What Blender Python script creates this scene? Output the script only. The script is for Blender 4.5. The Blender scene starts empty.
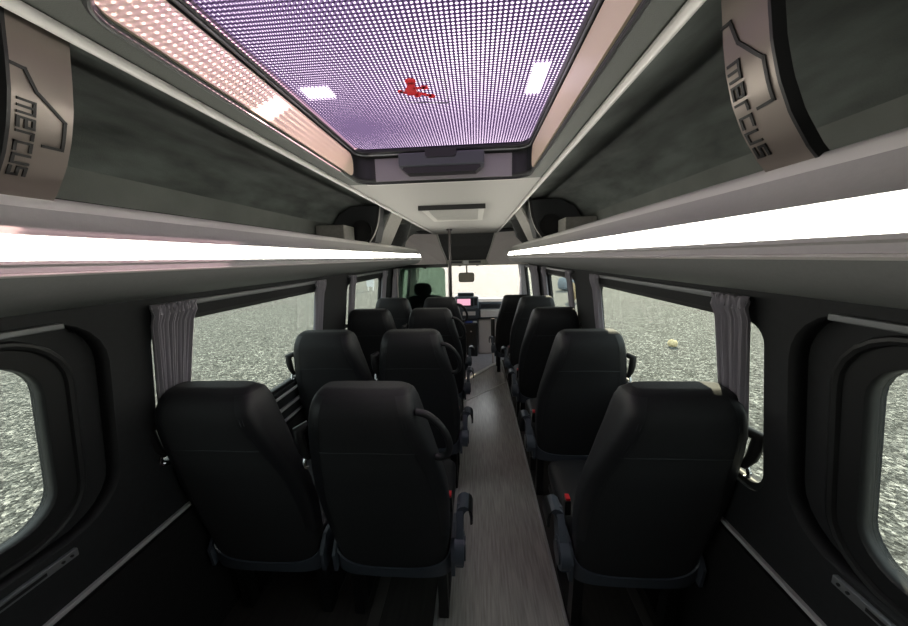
import bpy, bmesh, math, random
from mathutils import Vector, Matrix
random.seed(7)
S = bpy.context.scene
COL = S.collection
PI = math.pi

# ------------------------------------------------------------------ materials
def mat(name, col, rough=.6, metal=0, spec=.5, noise=None, bump=None, emit=None, estr=1, sheen=0):
    m = bpy.data.materials.new(name); m.use_nodes = True
    nt = m.node_tree; b = nt.nodes['Principled BSDF']
    b.inputs['Base Color'].default_value = (*col, 1)
    b.inputs['Roughness'].default_value = rough
    b.inputs['Metallic'].default_value = metal
    b.inputs['Specular IOR Level'].default_value = spec
    if sheen: b.inputs['Sheen Weight'].default_value = sheen
    if emit:
        b.inputs['Emission Color'].default_value = (*emit, 1)
        b.inputs['Emission Strength'].default_value = estr
    tc = nt.nodes.new('ShaderNodeTexCoord')
    if noise:
        sc, amt, stretch = noise
        mp = nt.nodes.new('ShaderNodeMapping'); mp.inputs['Scale'].default_value = stretch
        n = nt.nodes.new('ShaderNodeTexNoise'); n.inputs['Scale'].default_value = sc; n.inputs['Detail'].default_value = 6
        r = nt.nodes.new('ShaderNodeMapRange')
        r.inputs['From Min'].default_value = .3; r.inputs['From Max'].default_value = .7
        r.inputs['To Min'].default_value = 1 - amt; r.inputs['To Max'].default_value = 1 + amt
        mx = nt.nodes.new('ShaderNodeVectorMath'); mx.operation = 'SCALE'
        mx.inputs[0].default_value = col
        nt.links.new(tc.outputs['Object'], mp.inputs[0]); nt.links.new(mp.outputs[0], n.inputs['Vector'])
        nt.links.new(n.outputs['Fac'], r.inputs['Value']); nt.links.new(r.outputs[0], mx.inputs['Scale'])
        nt.links.new(mx.outputs[0], b.inputs['Base Color'])
    if bump:
        sc, st = bump
        n2 = nt.nodes.new('ShaderNodeTexNoise'); n2.inputs['Scale'].default_value = sc; n2.inputs['Detail'].default_value = 4
        bp = nt.nodes.new('ShaderNodeBump'); bp.inputs['Strength'].default_value = st; bp.inputs['Distance'].default_value = .002
        nt.links.new(tc.outputs['Object'], n2.inputs['Vector']); nt.links.new(n2.outputs['Fac'], bp.inputs['Height'])
        nt.links.new(bp.outputs[0], b.inputs['Normal'])
    return m

ONE = (1, 1, 1)
M = {}
M['wall'] = mat('wall_trim_fabric', (.016, .0175, .0195), .75, noise=(60, .12, ONE), bump=(700, .25))
M['wall_dark'] = mat('lower_wall_lining', (.006, .006, .0065), .85, noise=(40, .2, ONE))
M['bezel'] = mat('rubber_bezel', (.016, .017, .018), .5)
M['suede'] = mat('charcoal_suede', (.095, .108, .10), .9, noise=(7, .5, (2, .7, 2)), bump=(300, .3), sheen=.1)
M['suede2'] = mat('pale_charcoal_suede', (.15, .162, .148), .9, noise=(6, .15, ONE), bump=(300, .3))
M['ceiling'] = mat('headliner_cloth', (.36, .35, .335), .85, noise=(200, .05, ONE), bump=(900, .2))
M['rack'] = mat('rack_plastic', (.36, .35, .345), .38, noise=(150, .03, ONE))
M['rack_edge'] = mat('rack_bright_edge', (.58, .565, .55), .3)
M['rack_low'] = mat('rack_lower_panel', (.20, .205, .205), .55, noise=(200, .04, ONE))
M['strip'] = mat('led_strip', (.9, .9, .85), .4, emit=(1, .97, .86), estr=20)
M['fabric'] = mat('seat_fabric', (.0068, .0070, .0090), .72, noise=(90, .15, ONE), bump=(1200, .3), sheen=.06)
M['side_fabric'] = mat('seat_side_leatherette', (.0115, .0118, .0145), .5, bump=(500, .2))
M['stitch'] = mat('seat_stitching', (.024, .026, .030), .6)
M['shell'] = mat('blue_grey_plastic', (.070, .082, .104), .42)
M['black'] = mat('black_plastic', (.012, .012, .013), .4)
M['blackmat'] = mat('black_metal_leg', (.010, .010, .011), .5)
M['chrome'] = mat('chrome', (.7, .7, .72), .18, metal=1)
M['alu'] = mat('brushed_aluminium', (.5, .5, .5), .38, metal=.35, noise=(120, .08, (1, .05, 1)))
M['rail'] = mat('satin_body_rail', (.55, .55, .56), .35)
M['red'] = mat('red_plastic', (.6, .02, .03), .4)
M['curtain'] = mat('mauve_grey_curtain', (.29, .275, .315), .8, noise=(40, .1, (1, 1, .1)), sheen=.15)
M['rod'] = mat('grey_curtain_rail', (.22, .23, .24), .35, metal=.3)
M['bracket'] = mat('satin_bracket', (.24, .205, .185), .32, metal=.5)
M['engrave'] = mat('engraved_black', (.008, .008, .008), .5)
M['hatch_frame'] = mat('hatch_gasket', (.013, .015, .016), .4)
M['liner'] = mat('hatch_liner', (.70, .57, .42), .4)
M['header'] = mat('hatch_header', (.23, .21, .24), .35)
M['latch'] = mat('latch_plastic', (.055, .06, .072), .35)
M['vent'] = mat('vent_grille', (.50, .49, .46), .5)
M['speaker'] = mat('speaker_black', (.035, .037, .04), .6)
M['grey_panel'] = mat('grey_rack_panel', (.27, .26, .24), .6, noise=(60, .12, ONE))
M['dark_panel'] = mat('dark_overhead_felt', (.055, .057, .058), .85, noise=(60, .15, ONE))
M['cab'] = mat('cab_trim', (.75, .69, .69), .6, noise=(100, .04, ONE))
M['cream'] = mat('cream_cab_plastic', (.48, .47, .42), .5)
M['pole'] = mat('brown_grey_pole', (.045, .038, .038), .4)
M['dash'] = mat('dash_plastic', (.20, .23, .28), .5)
M['dash_dark'] = mat('dash_dark', (.03, .032, .04), .5)
M['screen'] = mat('pink_screen', (.3, .15, .2), .3, emit=(.85, .42, .55), estr=.9)
M['blue'] = mat('blue_packet', (.07, .12, .45), .4)
M['white'] = mat('white_paint', (.8, .8, .8), .4)
M['beige'] = mat('tan_rock', (.42, .32, .19), .9, noise=(3, .2, ONE))
M['slate'] = mat('blue_grey_rock', (.22, .26, .30), .9, noise=(3, .2, ONE))
M['green'] = mat('green_drape', (.16, .24, .19), .8)
M['mirror'] = mat('mirror_back', (.36, .32, .27), .35)
M['yellow'] = mat('pale_yellow_glare', (.85, .70, .42), .8)

def floor_mat():
    m = mat('grey_wood_vinyl', (.30, .285, .27), .26)
    nt = m.node_tree; b = nt.nodes['Principled BSDF']
    tc = nt.nodes.new('ShaderNodeTexCoord')
    mp = nt.nodes.new('ShaderNodeMapping'); mp.inputs['Scale'].default_value = (1, .06, 1)
    n = nt.nodes.new('ShaderNodeTexNoise'); n.inputs['Scale'].default_value = 110; n.inputs['Detail'].default_value = 5
    n2 = nt.nodes.new('ShaderNodeTexNoise'); n2.inputs['Scale'].default_value = 2.5
    cr = nt.nodes.new('ShaderNodeValToRGB')
    cr.color_ramp.elements[0].position = .32; cr.color_ramp.elements[0].color = (.36, .34, .32, 1)
    cr.color_ramp.elements[1].position = .66; cr.color_ramp.elements[1].color = (.54, .515, .49, 1)
    mx = nt.nodes.new('ShaderNodeMix'); mx.data_type = 'RGBA'; mx.blend_type = 'MULTIPLY'; mx.inputs[0].default_value = .08
    nt.links.new(tc.outputs['Object'], mp.inputs[0]); nt.links.new(mp.outputs[0], n.inputs['Vector'])
    nt.links.new(tc.outputs['Object'], n2.inputs['Vector'])
    nt.links.new(n.outputs['Fac'], cr.inputs[0])
    nt.links.new(cr.outputs[0], mx.inputs[6]); nt.links.new(n2.outputs['Color'], mx.inputs[7])
    nt.links.new(mx.outputs[2], b.inputs['Base Color'])
    b.inputs['Specular IOR Level'].default_value = .75
    return m
M['floor'] = floor_mat()

def gravel_mat():
    m = bpy.data.materials.new('gravel'); m.use_nodes = True
    nt = m.node_tree; b = nt.nodes['Principled BSDF']; b.inputs['Roughness'].default_value = .95
    b.inputs['Specular IOR Level'].default_value = .2
    tc = nt.nodes.new('ShaderNodeTexCoord')
    def vor(sc):
        v = nt.nodes.new('ShaderNodeTexVoronoi'); v.inputs['Scale'].default_value = sc
        nt.links.new(tc.outputs['Object'], v.inputs['Vector']); return v
    v1 = vor(30); v2 = vor(75)
    sep = nt.nodes.new('ShaderNodeSeparateColor'); nt.links.new(v1.outputs['Color'], sep.inputs[0])
    cr = nt.nodes.new('ShaderNodeValToRGB')
    e = cr.color_ramp.elements
    e[0].position = 0; e[0].color = (.10, .107, .105, 1)
    e[1].position = 1; e[1].color = (.92, .93, .90, 1)
    x = e.new(.35); x.color = (.22, .235, .235, 1)
    x = e.new(.7); x.color = (.40, .415, .405, 1)
    nt.links.new(sep.outputs[0], cr.inputs[0])
    sep2 = nt.nodes.new('ShaderNodeSeparateColor'); nt.links.new(v2.outputs['Color'], sep2.inputs[0])
    r2 = nt.nodes.new('ShaderNodeMapRange'); r2.inputs['To Min'].default_value = .15; r2.inputs['To Max'].default_value = .58
    nt.links.new(sep2.outputs[1], r2.inputs[0])
    n = nt.nodes.new('ShaderNodeTexNoise'); n.inputs['Scale'].default_value = 5; n.inputs['Detail'].default_value = 10
    nt.links.new(tc.outputs['Object'], n.inputs['Vector'])
    r3 = nt.nodes.new('ShaderNodeMapRange'); r3.inputs['From Min'].default_value = .3; r3.inputs['From Max'].default_value = .7
    r3.inputs['To Min'].default_value = .66; r3.inputs['To Max'].default_value = 1.3
    nt.links.new(n.outputs['Fac'], r3.inputs[0])
    mu = nt.nodes.new('ShaderNodeMath'); mu.operation = 'MULTIPLY'
    nt.links.new(r2.outputs[0], mu.inputs[0]); nt.links.new(r3.outputs[0], mu.inputs[1])
    vm = nt.nodes.new('ShaderNodeVectorMath'); vm.operation = 'SCALE'
    nt.links.new(cr.outputs[0], vm.inputs[0]); nt.links.new(mu.outputs[0], vm.inputs['Scale'])
    nt.links.new(vm.outputs[0], b.inputs['Base Color'])
    bp = nt.nodes.new('ShaderNodeBump'); bp.inputs['Strength'].default_value = .5; bp.inputs['Distance'].default_value = .012
    nt.links.new(v1.outputs['Distance'], bp.inputs['Height']); nt.links.new(bp.outputs[0], b.inputs['Normal'])
    return m
M['gravel'] = gravel_mat()

def glass_mat(name, tint, gl=.06, rough=.02):
    m = bpy.data.materials.new(name); m.use_nodes = True
    nt = m.node_tree; nt.nodes.clear()
    o = nt.nodes.new('ShaderNodeOutputMaterial')
    t = nt.nodes.new('ShaderNodeBsdfTransparent'); t.inputs[0].default_value = (*tint, 1)
    g = nt.nodes.new('ShaderNodeBsdfGlossy'); g.inputs['Roughness'].default_value = rough
    mx = nt.nodes.new('ShaderNodeMixShader'); mx.inputs[0].default_value = gl
    nt.links.new(t.outputs[0], mx.inputs[1]); nt.links.new(g.outputs[0], mx.inputs[2])
    nt.links.new(mx.outputs[0], o.inputs[0])
    return m
M['tint'] = glass_mat('tinted_window_glass', (.46, .48, .45), .03)
M['clear'] = glass_mat('clear_glass', (.93, .95, .94), .03)
M['screenglass'] = glass_mat('windscreen_glass', (.50, .48, .45), .03)
M['cabglass'] = glass_mat('cab_side_glass', (.62, .64, .60), .03)
M['greenglass'] = glass_mat('green_acrylic', (.40, .50, .44), .05)

def frit_mat():
    # sun roof glass printed with a regular purple screen of dots
    m = bpy.data.materials.new('dotted_roof_glass'); m.use_nodes = True
    nt = m.node_tree; nt.nodes.clear()
    o = nt.nodes.new('ShaderNodeOutputMaterial')
    tc = nt.nodes.new('ShaderNodeTexCoord'); sp = nt.nodes.new('ShaderNodeSeparateXYZ')
    nt.links.new(tc.outputs['Object'], sp.inputs[0])
    def mth(op, a, b=None):
        n = nt.nodes.new('ShaderNodeMath'); n.operation = op
        for i, q in enumerate((a, b)):
            if q is None: continue
            if isinstance(q, (int, float)): n.inputs[i].default_value = q
            else: nt.links.new(q, n.inputs[i])
        return n.outputs[0]
    P = .0105
    def cell(a, off=0):
        f = mth('FRACT', mth('ADD', mth('DIVIDE', a, P), 100 + off))
        d = mth('SUBTRACT', f, .5); return mth('MULTIPLY', d, d)
    r2 = mth('ADD', cell(sp.outputs[0]), cell(sp.outputs[1]))
    hole = mth('LESS_THAN', r2, .115)
    # two clear rectangles near the sides stand in for bright reflections on the glass
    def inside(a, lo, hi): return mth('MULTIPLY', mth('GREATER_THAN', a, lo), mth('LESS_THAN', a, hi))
    reflectL = mth('MULTIPLY', inside(sp.outputs[0], -.345, -.262), inside(sp.outputs[1], .945, 1.01))
    reflectR = mth('MULTIPLY', inside(sp.outputs[0], .292, .335), inside(sp.outputs[1], .90, 1.06))
    hole = mth('MAXIMUM', hole, mth('MAXIMUM', reflectL, reflectR))
    t = nt.nodes.new('ShaderNodeBsdfTransparent'); t.inputs[0].default_value = (.70, .60, .64, 1)
    tr = nt.nodes.new('ShaderNodeBsdfTransparent'); tr.inputs[0].default_value = (.13, .095, .155, 1)
    df = nt.nodes.new('ShaderNodeBsdfDiffuse'); df.inputs[0].default_value = (.09, .06, .13, 1)
    m1 = nt.nodes.new('ShaderNodeMixShader'); m1.inputs[0].default_value = .4
    nt.links.new(tr.outputs[0], m1.inputs[1]); nt.links.new(df.outputs[0], m1.inputs[2])
    m2 = nt.nodes.new('ShaderNodeMixShader')
    nt.links.new(hole, m2.inputs[0]); nt.links.new(m1.outputs[0], m2.inputs[1]); nt.links.new(t.outputs[0], m2.inputs[2])
    nt.links.new(m2.outputs[0], o.inputs[0])
    return m
M['frit'] = frit_mat()

# ------------------------------------------------------------------ helpers
def link(o, parent=None):
    COL.objects.link(o)
    if parent is not None: o.parent = parent
    return o
def wloc(o):
    v = Vector(o.location)
    while o.parent: o = o.parent; v += o.location
    return v
def finish(bm, name, m, parent=None, smooth=False, flat_world=True, normals=True):
    """world-space bmesh -> object; vertices are shifted into the parent's frame"""
    if normals: bmesh.ops.recalc_face_normals(bm, faces=bm.faces)
    if parent is not None and flat_world:
        bmesh.ops.translate(bm, verts=bm.verts, vec=-wloc(parent))
    me = bpy.data.meshes.new(name); bm.to_mesh(me); bm.free()
    if smooth:
        for p in me.polygons: p.use_smooth = True
    me.materials.append(m)
    o = bpy.data.objects.new(name, me); link(o, parent)
    if smooth:
        mod = o.modifiers.new('ws', 'WEIGHTED_NORMAL'); mod.keep_sharp = True
        me.set_sharp_from_angle(angle=math.radians(40))
    return o
def thing(name, label, cat, loc, group=None, rz=0):
    o = bpy.data.objects.new(name, None); o.empty_display_size = .1
    o.location = loc; o.rotation_euler = (0, 0, rz)
    o['label'] = label; o['category'] = cat
    if group: o['group'] = group
    return link(o)
def tag(o, label, cat, group=None):
    o['label'] = label; o['category'] = cat
    if group: o['group'] = group
    return o
def struct(o): o['kind'] = 'structure'; return o
def base_origin(o):
    """move a top-level mesh's origin to the centre of its base"""
    vs = [v.co for v in o.data.vertices]
    c = Vector(((min(v.x for v in vs)+max(v.x for v in vs))/2, (min(v.y for v in vs)+max(v.y for v in vs))/2, min(v.z for v in vs)))
    o.data.transform(Matrix.Translation(-c)); o.location = c
    return o

def box(bm, x0, x1, y0, y1, z0, z1, bev=0):
    t = bmesh.new()
    bmesh.ops.create_cube(t, size=1)
    for v in t.verts:
        v.co = Vector((x0+(v.co.x+.5)*(x1-x0), y0+(v.co.y+.5)*(y1-y0), z0+(v.co.z+.5)*(z1-z0)))
    if bev: bmesh.ops.bevel(t, geom=t.edges[:], offset=bev, segments=3, affect='EDGES', profile=.5)
    merge(bm, t); return bm
def merge(bm, t):
    me = bpy.data.meshes.new('tmp'); t.to_mesh(me); t.free(); bm.from_mesh(me); bpy.data.meshes.remove(me)
def tube(bm, pts, r, seg=10, caps=True, closed=False):
    pts = [Vector(p) for p in pts]; n = len(pts)
    rr = r if isinstance(r, (list, tuple)) else [r]*n
    rings = []; prev = None
    for i, p in enumerate(pts):
        if closed: t = pts[(i+1) % n]-pts[i-1]
        elif i == 0: t = pts[1]-pts[0]
        elif i == n-1: t = pts[-1]-pts[-2]
        else: t = pts[i+1]-pts[i-1]
        t.normalize()
        if prev is None:
            a = Vector((0, 0, 1)) if abs(t.z) < .9 else Vector((1, 0, 0))
            u = t.cross(a).normalized()
        else:
            u = (prev - t*prev.dot(t)).normalized()
        prev = u; w = t.cross(u)
        rings.append([bm.verts.new(p+(u*math.cos(k*2*PI/seg)+w*math.sin(k*2*PI/seg))*rr[i]) for k in range(seg)])
    m = n if closed else n-1
    for i in range(m):
        a, b = rings[i], rings[(i+1) % n]
        for k in range(seg): bm.faces.new((a[k], a[(k+1) % seg], b[(k+1) % seg], b[k]))
    if caps and not closed:
        bm.faces.new(rings[0][::-1]); bm.faces.new(rings[-1])
    return bm
def extrude_y(bm, prof, y0, y1, closed=True, steps=1):
    """profile of (x,z) points swept along y"""
    rows = []
    for s in range(steps+1):
        y = y0+(y1-y0)*s/steps
        rows.append([bm.verts.new((x, y, z)) for x, z in prof])
    n = len(prof)
    for s in range(steps):
        for k in range(n if closed else n-1):
            bm.faces.new((rows[s][k], rows[s][(k+1) % n], rows[s+1][(k+1) % n], rows[s+1][k]))
    if closed:
        bm.faces.new(rows[0][::-1]); bm.faces.new(rows[-1])
    return bm
def prism(bm, poly, axis, a, b):
    """polygon extruded between a and b along axis; poly gives the other two coordinates"""
    def P(p, c):
        if axis == 'x': return (c, p[0], p[1])
        if axis == 'y': return (p[0], c, p[1])
        return (p[0], p[1], c)
    r0 = [bm.verts.new(P(p, a)) for p in poly]; r1 = [bm.verts.new(P(p, b)) for p in poly]
    n = len(poly)
    for k in range(n): bm.faces.new((r0[k], r0[(k+1) % n], r1[(k+1) % n], r1[k]))
    bm.faces.new(r0[::-1]); bm.faces.new(r1)
    return bm
def rrect(a0, a1, b0, b1, r, n=6):
    pts = []
    for cx, cy, s in ((a1-r, b1-r, 0), (a0+r, b1-r, 1), (a0+r, b0+r, 2), (a1-r, b0+r, 3)):
        for k in range(n+1):
            t = (s+k/n)*PI/2
            pts.append((cx+r*math.cos(t), cy+r*math.sin(t)))
    return pts
def holed(outer, holes, thick):
    """2D sheet (a,b) with holes, thickness along c; returned as bmesh with coords (a,b,c)"""
    cu = bpy.data.curves.new('c', 'CURVE'); cu.dimensions = '2D'; cu.fill_mode = 'BOTH'; cu.extrude = thick/2
    for lp in [outer]+holes:
        sp = cu.splines.new('POLY'); sp.points.add(len(lp)-1)
        for i, p in enumerate(lp): sp.points[i].co = (p[0], p[1], 0, 1)
        sp.use_cyclic_u = True
    ob = bpy.data.objects.new('c', cu); COL.objects.link(ob)
    dg = bpy.context.evaluated_depsgraph_get(); dg.update()
    me = bpy.data.meshes.new_from_object(ob.evaluated_get(dg))
    bm = bmesh.new(); bm.from_mesh(me)
    bpy.data.meshes.remove(me); bpy.data.objects.remove(ob); bpy.data.curves.remove(cu)
    bmesh.ops.remove_doubles(bm, verts=bm.verts, dist=1e-5)
    return bm

def wx(z):   # half width of the body at height z (the sides lean in)
    return .957-.124*(z-.65)

def wall_sheet(side, outer, holes, off0, off1):
    bm = holed(outer, holes, off1-off0)
    for v in bm.verts:
        y, z, c = v.co
        v.co = Vector((side*(wx(z)+(off0+off1)/2+c), y, z))
    return bm

# ------------------------------------------------------------------ camera
f = 320.; CX, CY = 454., 313.; VP = (476., 257.); ROLL = math.radians(.8)
Yc = Vector((VP[0]-CX, -(VP[1]-CY), -f)).normalized()
up = Vector((0, 1, 0)); z0 = (up-Yc*up.dot(Yc)).normalized(); x0 = Yc.cross(z0)
Xc = x0*math.cos(ROLL)+z0*math.sin(ROLL); Zc = -x0*math.sin(ROLL)+z0*math.cos(ROLL)
cam = bpy.data.cameras.new('camera'); cam.sensor_width = 36; cam.lens = f/908*36; cam.clip_start = .02; cam.clip_end = 1000
co = bpy.data.objects.new('camera', cam); COL.objects.link(co)
mw = Matrix((Xc, Yc, Zc)).to_4x4(); mw.translation = Vector((.14, 0, 1.5)); co.matrix_world = mw
S.camera = co

# ------------------------------------------------------------------ outside
bm = bmesh.new(); bmesh.ops.create_grid(bm, x_segments=1, y_segments=1, size=300)
o = finish(bm, 'ground', M['gravel']); o.location.z = -.75; struct(o)

# ------------------------------------------------------------------ room shell
# floor: vinyl aisle, side floor coloured darker for the shade under the seats
bm = bmesh.new(); box(bm, -.06, .50, -.5, 4.9, -.06, 0)
# entry well nosing cut: front floor drops beyond the slanted nosing
bm.free()
bm = bmesh.new(); prism(bm, [(-.046, -.5), (.49, -.5), (.49, 4.55), (-.046, 3.74)], 'z', -.06, 0)
struct(finish(bm, 'floor', M['floor']))
M['floor_shade'] = mat('floor_seat_shade', (.035, .031, .029), .7, noise=(60, .2, (1, .1, 1)))  # dark colour carries the shade below the seats
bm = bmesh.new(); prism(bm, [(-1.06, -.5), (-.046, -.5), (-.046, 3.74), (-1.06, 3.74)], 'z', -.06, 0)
struct(finish(bm, 'floor', M['floor_shade']))
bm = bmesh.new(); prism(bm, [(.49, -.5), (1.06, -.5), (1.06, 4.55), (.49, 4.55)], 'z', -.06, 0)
struct(finish(bm, 'floor', M['floor_shade']))
M['cabfloor'] = mat('lavender_cab_floor', (.58, .56, .64), .5, noise=(30, .1, ONE))
bm = bmesh.new(); prism(bm, [(-1.0, 3.74), (-.046, 3.74), (.49, 4.55), (1.0, 4.55), (1.0, 5.7), (-1.0, 5.7)], 'z', -.16, -.08)
struct(finish(bm, 'floor', M['cabfloor']))
bm = bmesh.new(); prism(bm, [(-.05, 3.665), (.49, 4.475), (.49, 4.56), (-.05, 3.75)], 'z', -.10, .012)
struct(finish(bm, 'trim_1', M['white']))
# aisle edge rails
for i, x in enumerate((-.052, .49)):
    bm = bmesh.new(); box(bm, x-.006, x+.008, -.5, 3.70 if i == 0 else 4.48, -.005, .010, .002)
    struct(finish(bm, 'trim_%d' % (2+i), M['alu']))
bm = bmesh.new(); prism(bm, [(-.046, 3.12), (.49, 3.70), (.49, 3.725), (-.046, 3.145)], 'z', 0, .002)  # thin pale strip painted in as a streak of sun on the floor
struct(finish(bm, 'trim_4', M['vent']))
# seat mounting rail in the shade-darkened floor, left of the aisle
bm = bmesh.new(); box(bm, -.335, -.285, -.5, 3.65, 0, .006, .002)
M['railmat'] = mat('worn_floor_rail', (.10, .09, .085), .5, metal=.2)
struct(finish(bm, 'trim_5', M['railmat']))
bm = bmesh.new(); box(bm, .80, .84, -.5, 3.65, 0, .006, .002)
struct(finish(bm, 'trim_6', M['railmat']))

W1L = (.90, 2.08, .80, 1.325); W1R = (.852, 2.08, .80, 1.325); W2 = (2.46, 3.46, .80, 1.325); W3 = (4.15, 5.0, .84, 1.35)
RW = (-.36, .79, .785, 1.37)
nwin = 0
for side, nm in ((-1, 'left'), (1, 'right')):
    W1 = W1L if side < 0 else W1R
    outer = [(-.5, -.06), (5.7, -.06), (5.7, 1.66), (-.5, 1.66)]
    holes = [rrect(*W1, .07), rrect(*W2, .07), rrect(*W3, .06), rrect(*RW, .13)]
    bm = wall_sheet(side, outer, holes, 0, .05)
    struct(finish(bm, 'wall_'+nm, M['wall']))
    # lower lining, darker carpet-like cloth under the body rail
    bm = bmesh.new(); prism(bm, [(side*1.03, 0), (side*.965, .585), (side*.953, .585), (side*.953, 0)], 'y', -.49, 3.7)
    struct(finish(bm, 'baseboard_'+nm, M['wall_dark']))
    # windows with gasket frame and pane
    for (y0, y1, z0_, z1) in (W1, W2, W3):
        nwin += 1
        bm = wall_sheet(side, rrect(y0-.004, y1+.004, z0_-.004, z1+.004, .074), [rrect(y0+.018, y1-.018, z0_+.018, z1-.018, .055)], .012, .048)
        fr = struct(finish(bm, 'window_%d' % nwin, M['bezel']))
        bm = wall_sheet(side, rrect(y0+.010, y1-.010, z0_+.010, z1-.010, .06), [], .028, .032)
        finish(bm, 'glass_pane', M['tint'] if y0 < 4 else M['cabglass'], fr)
    # rear window: recessed surround, bezel ring, pane
    nwin += 1
    ya, yb, za, zb = -.26, (.672 if side < 0 else .665), (.85 if side < 0 else .83), 1.29
    bm = wall_sheet(side, rrect(RW[0]-.03, RW[1]+.03, RW[2]-.03, RW[3]+.03, .15), [rrect(ya, yb, za, zb, .09)], .045, .075)
    fr = struct(finish(bm, 'window_%d' % nwin, M['wall']))
    bm = wall_sheet(side, rrect(ya-.05, yb+.05, za-.05, zb+.05, .13), [rrect(ya+.004, yb-.004, za+.004, zb-.004, .086)], .028, .066)
    for v in bm.verts:   # chamfer towards the glass
        pass
    finish(bm, 'bezel', M['bezel'], fr)
    bm = bmesh.new()
    lp = rrect(ya-.045, yb+.045, za-.045, zb+.045, .125)
    tube(bm, [(side*(wx(z)+.027), y, z) for y, z in lp], .010, 8, closed=True)
    finish(bm, 'bezel_lip', M['bezel'], fr, smooth=True)
    bm = wall_sheet(side, rrect(ya-.01, yb+.01, za-.01, zb+.01, .095), [], .058, .062)
    finish(bm, 'glass_pane', M['tint'], fr)
    # body rails
    k = 10 if side < 0 else 20
    def rail(n, y0, y1, z, h, d, m=M['rail']):
        bm = bmesh.new(); x = wx(z)
        xs = sorted((side*(x-d), side*(x+.004)))
        box(bm, xs[0], xs[1], y0, y1, z-h/2, z+h/2, .002)
        return struct(finish(bm, 'trim_%d' % n, m))
    rail(k+1, -.5, 1.02, .607, .014, .012)
    rail(k+2, 1.02, 3.6, .77, .012, .012)
    rail(k+3, 1.02, 3.6, .69, .016, .014)
    rail(k+4, 1.02, 3.6, .61, .012, .012)
    # fixing rail with screw slots below rear window
    t = rail(k+5, -.45, .665, .752 if side < 0 else .765, .022, .012, M['rod'])
    bm = bmesh.new()
    zc = .752 if side < 0 else .765
    xs = sorted((side*(wx(zc)-.0135), side*(wx(zc)-.010)))
    box(bm, xs[0], xs[1], -.45, .60, zc-.004, zc+.004)
    finish(bm, 'groove', M['black'], t)
    for yy in (.632, .650):
        bm = bmesh.new(); tube(bm, [(side*(wx(zc)-.010), yy, zc), (side*(wx(zc)-.015), yy, zc)], .0035, 8)
        finish(bm, 'screw', M['black'], t)
    # headliner corner trim bar above rear window (short blind rail)
    zc = 1.362
    bm = bmesh.new(); xs = sorted((side*(wx(zc)-.018), side*(wx(zc)+.003)))
    box(bm, xs[0], xs[1], -.3, .69, zc-.007, zc+.007, .003)
    struct(finish(bm, 'trim_%d' % (k+6), M['rod']))

# rear wall and front bulkhead
bm = bmesh.new(); box(bm, -1.1, 1.1, -.55, -.5, -.06, 2.0)
struct(finish(bm, 'wall_rear', M['wall_dark']))

# ceiling: flat centre with hatch hole
HY0, HY1, HX = .42, 1.485, .375
GZ = 1.967
bm = holed([(-.45, -.5), (.45, -.5), (.45, HY1+.012), (-.45, HY1+.012)], [rrect(-HX, HX, HY0, HY1, .07, 8)], .02)
M['surround'] = mat('hatch_surround_plastic', (.045, .05, .044), .6, bump=(500, .2))
for v in bm.verts: v.co.z += 1.845
struct(finish(bm, 'ceiling', M['surround']))
bm = holed([(-.45, HY1+.012), (.45, HY1+.012), (.45, 4.75), (-.45, 4.75)], [], .02)
for v in bm.verts: v.co.z += 1.845
struct(finish(bm, 'ceiling', M['ceiling']))
# rack roof: curved suede lining each side
for side in (-1, 1):
    inner = [(.44, 1.842), (.455, 1.862), (.60, 1.872), (.70, 1.855), (.78, 1.81), (.835, 1.74)]
    outer = [(.86, 1.755), (.80, 1.83), (.71, 1.88), (.60, 1.895), (.44, 1.885)]
    bm = bmesh.new(); extrude_y(bm, [(side*x, z) for x, z in inner+outer], -.5, 4.75)
    struct(finish(bm, 'ceiling', M['suede'], smooth=True))
    inner = [(.835, 1.742), (.855, 1.68), (.862, 1.58)]
    outer = [(.89, 1.58), (.88, 1.70), (.86, 1.755)]
    bm = bmesh.new(); extrude_y(bm, [(side*x, z) for x, z in inner+outer], -.5, 4.75)
    struct(finish(bm, 'ceiling', M['suede2'], smooth=True))
    bm = bmesh.new(); extrude_y(bm, [(side*(.438+.010*math.cos(a*PI/6)), 1.829+.009*math.sin(a*PI/6)) for a in range(12)], -.5, 4.7)
    struct(finish(bm, 'trim_%d' % (30+side), M['rack_edge'], smooth=True))

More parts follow.
